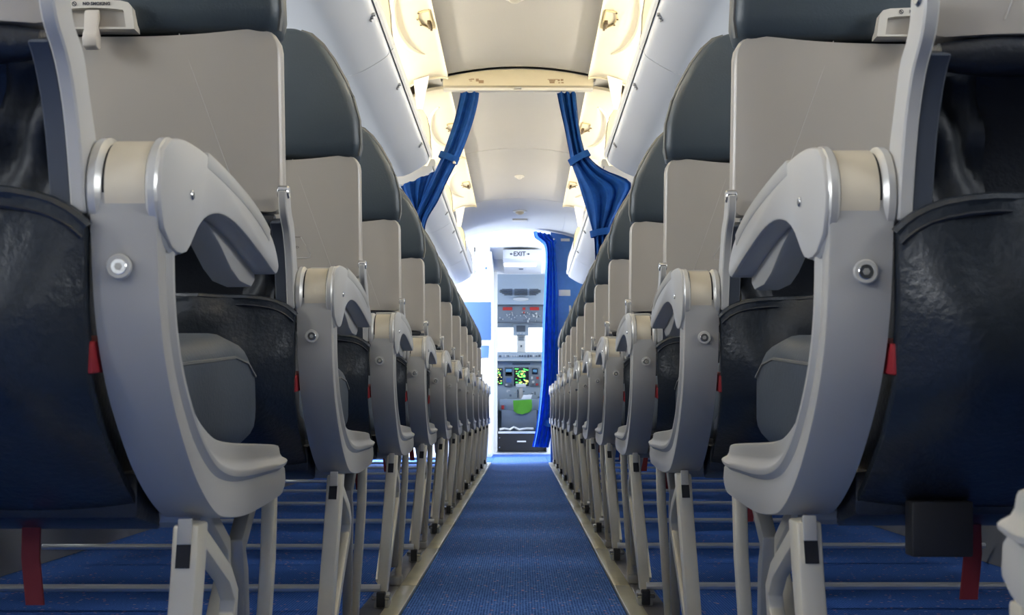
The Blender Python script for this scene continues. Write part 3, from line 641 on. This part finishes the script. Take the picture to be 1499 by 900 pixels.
curtain('blue curtain gathered to the left of the aisle under the cream beam', [
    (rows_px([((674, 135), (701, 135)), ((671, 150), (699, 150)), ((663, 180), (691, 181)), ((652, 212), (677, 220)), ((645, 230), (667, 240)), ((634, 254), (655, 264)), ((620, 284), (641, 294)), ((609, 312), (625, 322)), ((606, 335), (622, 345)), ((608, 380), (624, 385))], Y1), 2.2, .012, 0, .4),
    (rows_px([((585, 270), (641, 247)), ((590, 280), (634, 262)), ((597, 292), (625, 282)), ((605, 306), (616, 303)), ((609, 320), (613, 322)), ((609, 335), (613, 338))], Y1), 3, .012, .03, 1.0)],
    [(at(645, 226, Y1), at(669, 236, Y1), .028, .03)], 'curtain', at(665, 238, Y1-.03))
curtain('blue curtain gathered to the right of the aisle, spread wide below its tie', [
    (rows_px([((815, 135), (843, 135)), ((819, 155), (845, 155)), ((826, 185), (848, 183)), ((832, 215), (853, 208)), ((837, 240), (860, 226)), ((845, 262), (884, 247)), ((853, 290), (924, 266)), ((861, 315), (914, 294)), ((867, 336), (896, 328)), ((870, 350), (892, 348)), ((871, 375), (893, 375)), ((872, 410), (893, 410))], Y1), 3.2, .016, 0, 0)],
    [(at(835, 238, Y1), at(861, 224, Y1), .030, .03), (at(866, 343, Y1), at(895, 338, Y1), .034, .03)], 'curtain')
Y2 = 10.12
fc = rows_px([((781, 338), (806, 343)), ((783, 347), (811, 349)), ((791, 353), (815, 353)), ((797, 360), (813, 358)), ((799, 376), (814, 375)), ((797, 420), (816, 420)), ((794, 480), (817, 480)), ((793, 530), (817, 530)), ((792, 560), (815, 560)), ((788, 600), (812, 600)), ((784, 630), (808, 630)), ((779, 654), (803, 655))], Y2)
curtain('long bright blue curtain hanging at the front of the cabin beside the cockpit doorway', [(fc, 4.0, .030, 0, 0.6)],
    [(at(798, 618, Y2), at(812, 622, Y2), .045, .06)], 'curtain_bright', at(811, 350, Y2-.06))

# ------------------------------------------------------------------ front right partition
pr = tag(obj('wall_front_right', MB().prism_y([(at(806, 500, 10.2)[0], 0), (1.38, 0), (1.36, 0.9), (1.2, 1.75), (0.9, 2.05), (0.36, 2.0), (at(806, 500, 10.2)[0], 2.01)], 10.19, 10.24).mesh('wall_front_right', 'blue_wall')), kind='structure')
for (x0, x1, y0, y1) in ((818, 835, 424, 433), (821, 834, 349, 353), (833, 836, 447, 457)):
    a, c = at(x0, y0, 10.185), at(x1, y1, 10.185)
    obj('placard', MB().box(a[0], c[0], 10.184, 10.19, c[2], a[2]).mesh('placard', 'white', 0.001), pr)

# ------------------------------------------------------------------ galley and cockpit wall
def px_box(x0, x1, y0, y1, Y, d, m, name, parent=None, bevel=0.003, o=None):
    a, c = at(x0, y0, Y), at(x1, y1, Y); o = o or Vector((0, 0, 0))
    return obj(name, MB().box(a[0], c[0], Y, Y+d, c[2], a[2]).mesh(name, m, bevel, fx=lambda p: (p[0]-o.x, p[1]-o.y, p[2]-o.z)), parent)
GY = 11.4
gx = at(719.5, 0, GY)[0]
ga = empty('galley_unit', (-0.8, 11.8, 0)); tag(ga, 'white galley cabinet with pale blue panel left of the cockpit doorway', 'cabinet'); go = ga.location.copy()
fg = lambda p: (p[0]-go.x, p[1]-go.y, p[2]-go.z)
obj('body', MB().box(-1.3, gx, GY+.02, YD-.01, 0, 2.0).mesh('body', 'white', 0.006, fx=fg), ga)
for x0, x1, y0, y1, m, nm in ((640, 694, 350, 436, 'white', 'cabinet_door'), (696, 717, 398, 434, 'white', 'cabinet_door'), (696, 717, 352, 396, 'white', 'cabinet_door'), (640, 719, 442, 500, 'pale_blue', 'panel'), (640, 704, 507, 640, 'white', 'cabinet_door'), (704.5, 716, 506, 523, 'pale_blue', 'panel'), (704.5, 716, 525, 640, 'white', 'cabinet_door')):
    px_box(x0, x1, y0, y1, GY, .02, m, nm, ga, o=go)
for x0, x1, y0, y1, m in ((710, 713, 391, 394, 'pale_blue'), (709, 712, 401, 404, 'cockpit_grey'), (714.5, 715.2, 408, 412, 'cockpit_grey'), (703, 705, 417, 419, 'cockpit_grey')):
    px_box(x0, x1, y0, y1, GY-.004, .004, m, 'door_catch', ga, 0, go)
obj('counter_edge', MB().box(-1.3, gx+.012, GY-.02, GY+.05, 1.105, 1.135).mesh('counter_edge', 'white', 0.004, fx=fg), ga)
obj('grab_post', MB().tube([at(719, 505, GY-.02), at(718, 520, GY-.02), at(718, 640, GY-.02), at(718, 664, GY-.02)], .014, 10).mesh('grab_post', 'white', fx=fg), ga)
# cockpit wall with doorway
xl, xr, zt = at(728, 0, YD)[0], at(800, 0, YD)[0], 1.90
cw = tag(obj('wall_front', MB().box(-1.3, xl, YD, YD+.06, 0, 2.12).box(xr, 1.3, YD, YD+.06, 0, 2.12).box(xl, xr, YD, YD+.06, zt, 2.12).mesh('wall_front', 'white')), kind='structure')
dj = tag(obj('trim_4', MB().box(xl-.055, xl, YD-.03, YD, 0, zt+.02).box(xr, xr+.055, YD-.03, YD, 0, zt+.02).mesh('door_jamb', 'bin_lip', 0.006)), kind='structure')
tag(obj('trim_5', MB().box(xl-.055, xr+.055, YD-.35, YD+.06, 0, .018).mesh('door_sill', 'bar', 0.004)), kind='structure')
obj('strike_plate', MB().box(xl-.004, xl+.003, YD-.02, YD+.05, 1.08, 1.30).mesh('strike_plate', 'cockpit_grey'), cw)
# exit soffit
ex = empty('exit_sign', (0.0, 11.6, 1.95)); tag(ex, 'white overhead exit sign with arrows above the cockpit doorway', 'sign'); eo = ex.location.copy()
fe = lambda p: (p[0]-eo.x, p[1]-eo.y, p[2]-eo.z)
a, c = at(736, 365, 11.5), at(794, 378, 11.5)
obj('soffit', MB().rings([[(x, 11.5, a[2]), (x, 11.5, c[2]), (x, 11.62, c[2]-.02), (x, YD-.005, zt-.005), (x, YD-.005, a[2])] for x in (a[0], c[0])]).mesh('soffit', 'ceiling', 0.006, fx=fe), ex)
q = obj('lettering', text_mesh('EXIT', .062, 'print', bold=.0014), ex); p = at(760.5, 371.7, 11.497); q.location = (p[0]-eo.x, p[1]-eo.y, p[2]-eo.z); q.scale.x = .95
for sg, xx in ((-1, 748.5), (1, 773)):
    p = at(xx, 371.7, 11.496); b = MB()
    b.add([(p[0]-.014, p[1], p[2]-.004), (p[0]+.014, p[1], p[2]-.004), (p[0]+.014, p[1], p[2]+.004), (p[0]-.014, p[1], p[2]+.004)], [(0, 1, 2, 3)])
    b.add([(p[0]+sg*.016, p[1], p[2]), (p[0]-sg*.001, p[1], p[2]+.013), (p[0]-sg*.001, p[1], p[2]-.013)], [(0, 1, 2)])
    obj('arrow', b.mesh('arrow', 'print', fx=fe), ex)
lw = MB().rings([[(x, 11.70, 1.922), (x, 11.80, 1.9175), (x, 11.80, 1.900), (x, 11.70, 1.905)] for x in (at(738, 0, 11.7)[0], at(785, 0, 11.7)[0])])
obj('lamp', lw.mesh('lamp', 'lamp_white', 0.004, fx=fe), ex)
obj('speaker_grille', MB().box(-.012, .030, 12.02, 12.08, 1.900, 1.912).mesh('speaker_grille', 'cockpit_dark', fx=fe), ex)

# ------------------------------------------------------------------ cockpit
tag(obj('floor_cockpit', MB().box(-1.0, 1.0, 12.46, 15.0, -.02, 0).mesh('floor_cockpit', 'cockpit_grey')), kind='structure')
tag(obj('wall_cockpit_left', MB().box(-1.03, -1.0, 12.46, 15, 0, 2.1).mesh('wall_cockpit', 'cockpit_grey')), kind='structure')
tag(obj('wall_cockpit_right', MB().box(1.0, 1.03, 12.46, 15, 0, 2.1).mesh('wall_cockpit', 'cockpit_grey')), kind='structure')
# ceiling liner sloping down to the switch panel
lin = empty('cockpit_liner', (0, 13.2, 1.9)); tag(lin, 'grey blue cockpit ceiling liner with slotted air vents and oval lamp', 'panel'); lo_ = lin.location.copy()
flin = lambda p: (p[0]-lo_.x, p[1]-lo_.y, p[2]-lo_.z)
obj('liner', MB().rings([[(x, 13.20, 1.646), (x, 13.16, 1.80), (x, 13.05, 1.93), (x, 12.75, 2.06), (x, 13.30, 2.08), (x, 13.30, 1.646)] for x in (-.97, -.3, .3, .97)]).mesh('liner', 'cockpit_grey', fx=flin, sharp=60), lin)
for grp in ((730, 750), (753, 772), (775, 793)):
    for k in range(6):
        x0, x1 = grp; yy = 420.5+k*2.1
        if grp[0] < 740: x0 += abs(k-2.5)*3.2
        if grp[0] > 770: x1 -= abs(k-2.5)*3.2
        px_box(x0, x1, yy, yy+1.1, 13.145, .03, 'cockpit_dark', 'vent_slat', lin, 0, lo_)
ca, cb = at(751, 438, 13.15), at(774, 438, 13.15)
R = [[((ca[0]+cb[0])/2+(cb[0]-ca[0])/2*math.cos(k*2*PI/24), y, ca[2]+.017*math.sin(k*2*PI/24)) for k in range(24)] for y in (13.135, 13.19)]
obj('oval_lamp', MB().rings(R).mesh('oval_lamp', 'switch', fx=flin), lin)
# overhead switch panel
op = empty('switch_panel', (0, 13.2, 1.55)); tag(op, 'dark overhead cockpit panel with white switches and red guards', 'panel'); oo_ = op.location.copy()
px_box(700, 830, 447, 472, 13.2, .08, 'cockpit_panel', 'panel', op, o=oo_)
px_box(727, 796, 447, 448.5, 13.19, .02, 'cockpit_dark', 'panel_edge', op, 0, oo_)
px_box(727, 796, 471, 473, 13.19, .02, 'cockpit_dark', 'panel_edge', op, 0, oo_)
rnd = random.Random(3)
for x0, x1, y0, y1 in ((736, 750, 449.5, 454), (775.5, 789, 449.5, 454), (765, 769, 450, 453.5), (766, 769, 456, 458.5)):
    px_box(x0, x1, y0, y1, 13.188, .014, 'red_guard', 'red_guard', op, 0, oo_)
for k in range(46):
    x = 730+rnd.random()*62; y = 456+rnd.random()*13
    big = rnd.random() < .3
    px_box(x, x+(1.8 if big else 1.1), y, y+(3.2 if big else 1.5), 13.185, .018, 'switch' if rnd.random() < .7 else 'cockpit_dark', 'switch', op, 0, oo_)
# windscreen frame
wf = empty('windscreen', (0, 13.65, 1.1)); tag(wf, 'bright cockpit windscreen split by a grey centre post', 'window'); wo = wf.location.copy()
fw = lambda p: (p[0]-wo.x, p[1]-wo.y, p[2]-wo.z)
px_box(690, 850, 472, 479, 13.6, .06, 'cockpit_grey', 'frame_top', wf, o=wo)
px_box(757, 769, 479.3, 517, 13.6, .06, 'white', 'centre_post', wf, o=wo)
px_box(759, 767, 492.5, 498, 13.555, .045, 'cockpit_panel', 'post_bracket', wf, o=wo)
px_box(762, 764, 505, 508, 13.59, .02, 'cockpit_dark', 'post_bolt', wf, 0, wo)
obj('frame_shell', MB().box(-1.0, 1.0, 13.6, 13.66, 1.49, 2.1).box(-1.0, 1.0, 13.6, 13.66, 0, 1.13).mesh('frame_shell', 'cockpit_grey', fx=fw), wf)
cp = empty('standby_display', (0, 13.5, 1.4)); tag(cp, 'small grey standby display hanging from the windscreen centre post', 'instrument'); co = cp.location.copy()
px_box(751.5, 773.5, 474, 490, 13.45, .149, 'cockpit_grey', 'housing', cp, .008, co)
px_box(756, 769, 476.5, 485.5, 13.44, .02, 'cockpit_dark', 'screen', cp, 0, co)
for x in (757, 761, 766): px_box(x, x+2, 487, 488.5, 13.442, .01, 'switch', 'button', cp, 0, co)
# glareshield and main panel
ip = empty('instrument_panel', (0, 13.4, .7)); tag(ip, 'grey cockpit instrument panel with lit green and yellow displays', 'instrument panel'); io = ip.location.copy()
px_box(690, 850, 515, 529, 13.30, .25, 'cockpit_grey', 'glareshield', ip, .015, io)
px_box(690, 850, 529, 600, 13.40, .10, 'cockpit_grey', 'panel', ip, o=io)
for k in range(15):
    x = 731+k*4.1
    px_box(x, x+rnd.choice((2, 2.6, 1.4)), 519+rnd.random()*1.5, 522+rnd.random(), 13.29, .02, 'cockpit_dark' if rnd.random() < .75 else 'switch', 'knob', ip, 0, io)
px_box(690, 850, 526.5, 528, 13.29, .02, 'switch', 'shield_edge', ip, 0, io)
px_box(750, 776, 531.5, 533.5, 13.385, .02, 'cockpit_dark', 'slot', ip, 0, io)
def display(x0, x1, y0, y1, bezel, items):
    d = px_box(x0, x1, y0, y1, 13.385, .02, bezel, 'display', ip, .003, io)
    for (u0, u1, v0, v1, m) in items:
        e = px_box(x0+(x1-x0)*u0, x0+(x1-x0)*u1, y0+(y1-y0)*v0, y0+(y1-y0)*v1, 13.378, .008, m, 'readout', d, 0, io)
def greens(n, seed, m=('screen_green', 'screen_yellow')):
    q = random.Random(seed); r = []
    for k in range(n):
        u, v = q.random()*.8+.04, q.random()*.88+.04
        r.append((u, u+.06+.16*q.random(), v, v+.03+.03*q.random(), q.choice(m)))
    return r
display(722, 736, 538.5, 563, 'screen', [(u, v, a_, b_, m) for u, v, a_, b_, m in greens(26, 1)])
display(738.5, 751, 537, 566, 'cockpit_panel', [(.1, .9, .05, .45, 'screen'), (.15, .85, .1, .25, 'screen_blue'), (.15, .85, .27, .38, 'switch'), (.2, .8, .55, .78, 'pale_blue'), (.12, .35, .86, .95, 'switch'), (.6, .9, .86, .95, 'cockpit_dark')])
display(752.5, 774, 537.5, 564.5, 'screen', greens(46, 2))
display(776, 790, 537.5, 565.5, 'cockpit_panel', [(.2, .8, .06, .36, 'screen'), (.3, .7, .12, .26, 'screen_blue'), (.1, .3, .48, .62, 'switch'), (.65, .9, .5, .62, 'red_guard'), (.2, .45, .7, .82, 'switch'), (.15, .4, .86, .95, 'cockpit_dark'), (.6, .85, .84, .95, 'red_guard')])
# pedestal between the pilots
pe = empty('centre_pedestal', (0, 12.9, 0)); tag(pe, 'cockpit centre pedestal with white thrust levers and grey aft face', 'pedestal'); po = pe.location.copy()
px_box(734, 786, 600, 627, 12.85, .35, 'cockpit_panel', 'aft_face', pe, .01, po)
px_box(731, 792, 584, 601, 13.0, .35, 'cockpit_grey', 'console', pe, .01, po)
px_box(755, 770, 561.5, 567, 13.1, .05, 'white', 'thrust_lever', pe, .006, po)
px_box(760, 765.5, 567, 585, 13.11, .05, 'latch', 'lever_stem', pe, .004, po)
px_box(757, 759, 570, 582, 13.12, .04, 'cockpit_dark', 'lever_stem', pe, .002, po)
for k in range(22):
    x = 732+rnd.random()*58; y = 570+rnd.random()*18
    if 750 < x < 778 and y > 578: continue
    px_box(x, x+1.5+3*rnd.random(), y, y+1.5+3*rnd.random(), 13.15, .06, rnd.choice(('switch', 'cockpit_dark', 'switch', 'cockpit_panel')), 'knob', pe, .003, po)
px_box(732, 740, 592, 602, 12.95, .06, 'cockpit_panel', 'side_box', pe, .006, po)
px_box(734, 738, 593, 599, 12.94, .02, 'red_guard', 'red_button', pe, .004, po)
obj('foot', MB().box(-.24, .2, 12.87, 13.2, 0, .26).mesh('foot', 'cockpit_dark', fx=lambda p: (p[0]-po.x, p[1]-po.y, p[2]-po.z)), pe)
# pilot seats just inside, mostly hidden by the jambs
for sg, sd in ((-1, 'left'), (1, 'right')):
    st = empty('pilot_seat', (sg*.56, 12.95, 0)); tag(st, 'dark pilot seat just inside the cockpit on the %s' % sd, 'seat', 'pilot seats')
    obj('backrest', MB().rings([[(a_, b_, z) for a_, b_ in rrect(0, y, hw, .05, .04)] for z, hw, y in ((.45, .20, .0), (.6, .22, -.01), (.9, .21, -.04), (1.0, .15, -.05))]).mesh('backrest', 'leather', sharp=60), st)
    obj('cushion', MB().box(-.21, .21, .0, .42, .36, .46).mesh('cushion', 'leather', .03), st)
    obj('base', MB().box(-.12, .12, .08, .34, 0, .36).mesh('base', 'cockpit_dark', .01), st)
# white and green cloths over the pedestal
def cloth(name, pts, Y, d, m, label):
    a = [at(x, y, Y) for x, y in pts]
    o = empty(name, a[0]); bpy.data.objects.remove(o)
    me = MB().rings([[(p[0], Y+dy+.012*math.sin(i*1.7), p[2]) for i, p in enumerate(a)] for dy in (0, d)]).mesh(name, m, .002)
    return tag(obj(name, me), label, 'cloth')
cloth('green_cloth', [(751, 586), (765, 585.3), (778.5, 584.5), (779, 595), (778, 601), (773, 604), (765, 606.5), (757, 605), (752, 601.5)], 12.82, .02, 'green_cloth', 'bright green cloth hung over the aft face of the cockpit pedestal')
cloth('paper_sheet', [(763, 584), (766, 578), (779, 577.5), (777, 584.2)], 12.84, .05, 'white', 'white folded paper lying behind the green cloth')
# black step box in the doorway
stp = empty('cockpit_step', (0, 12.5, 0)); tag(stp, 'black step box across the foot of the cockpit doorway', 'step'); so = stp.location.copy()
px_box(729, 799, 634.5, 660, YD+.02, .3, 'black', 'riser', stp, .004, so)
px_box(729, 799, 631.5, 634.5, YD+.01, .32, 'bar', 'tread_edge', stp, .003, so)
px_box(757, 770, 645, 647, YD+.012, .012, 'switch', 'maker_plate', stp, 0, so)
for y in (640, 654): px_box(730.5, 732, y, y+1.6, YD+.012, .012, 'steel', 'screw', stp, 0, so)
cb_ = MB().tube([at(731, 628.4, 12.6), at(738, 627, 12.62), at(746, 628.4, 12.6), at(752, 625, 12.65), at(760, 628.4, 12.6), at(770, 627, 12.62), at(781, 627, 12.6)], .012, 6)
tag(obj('harness_strap', cb_.mesh('harness_strap', 'switch')), 'crumpled pale strap lying on the cockpit step', 'strap')
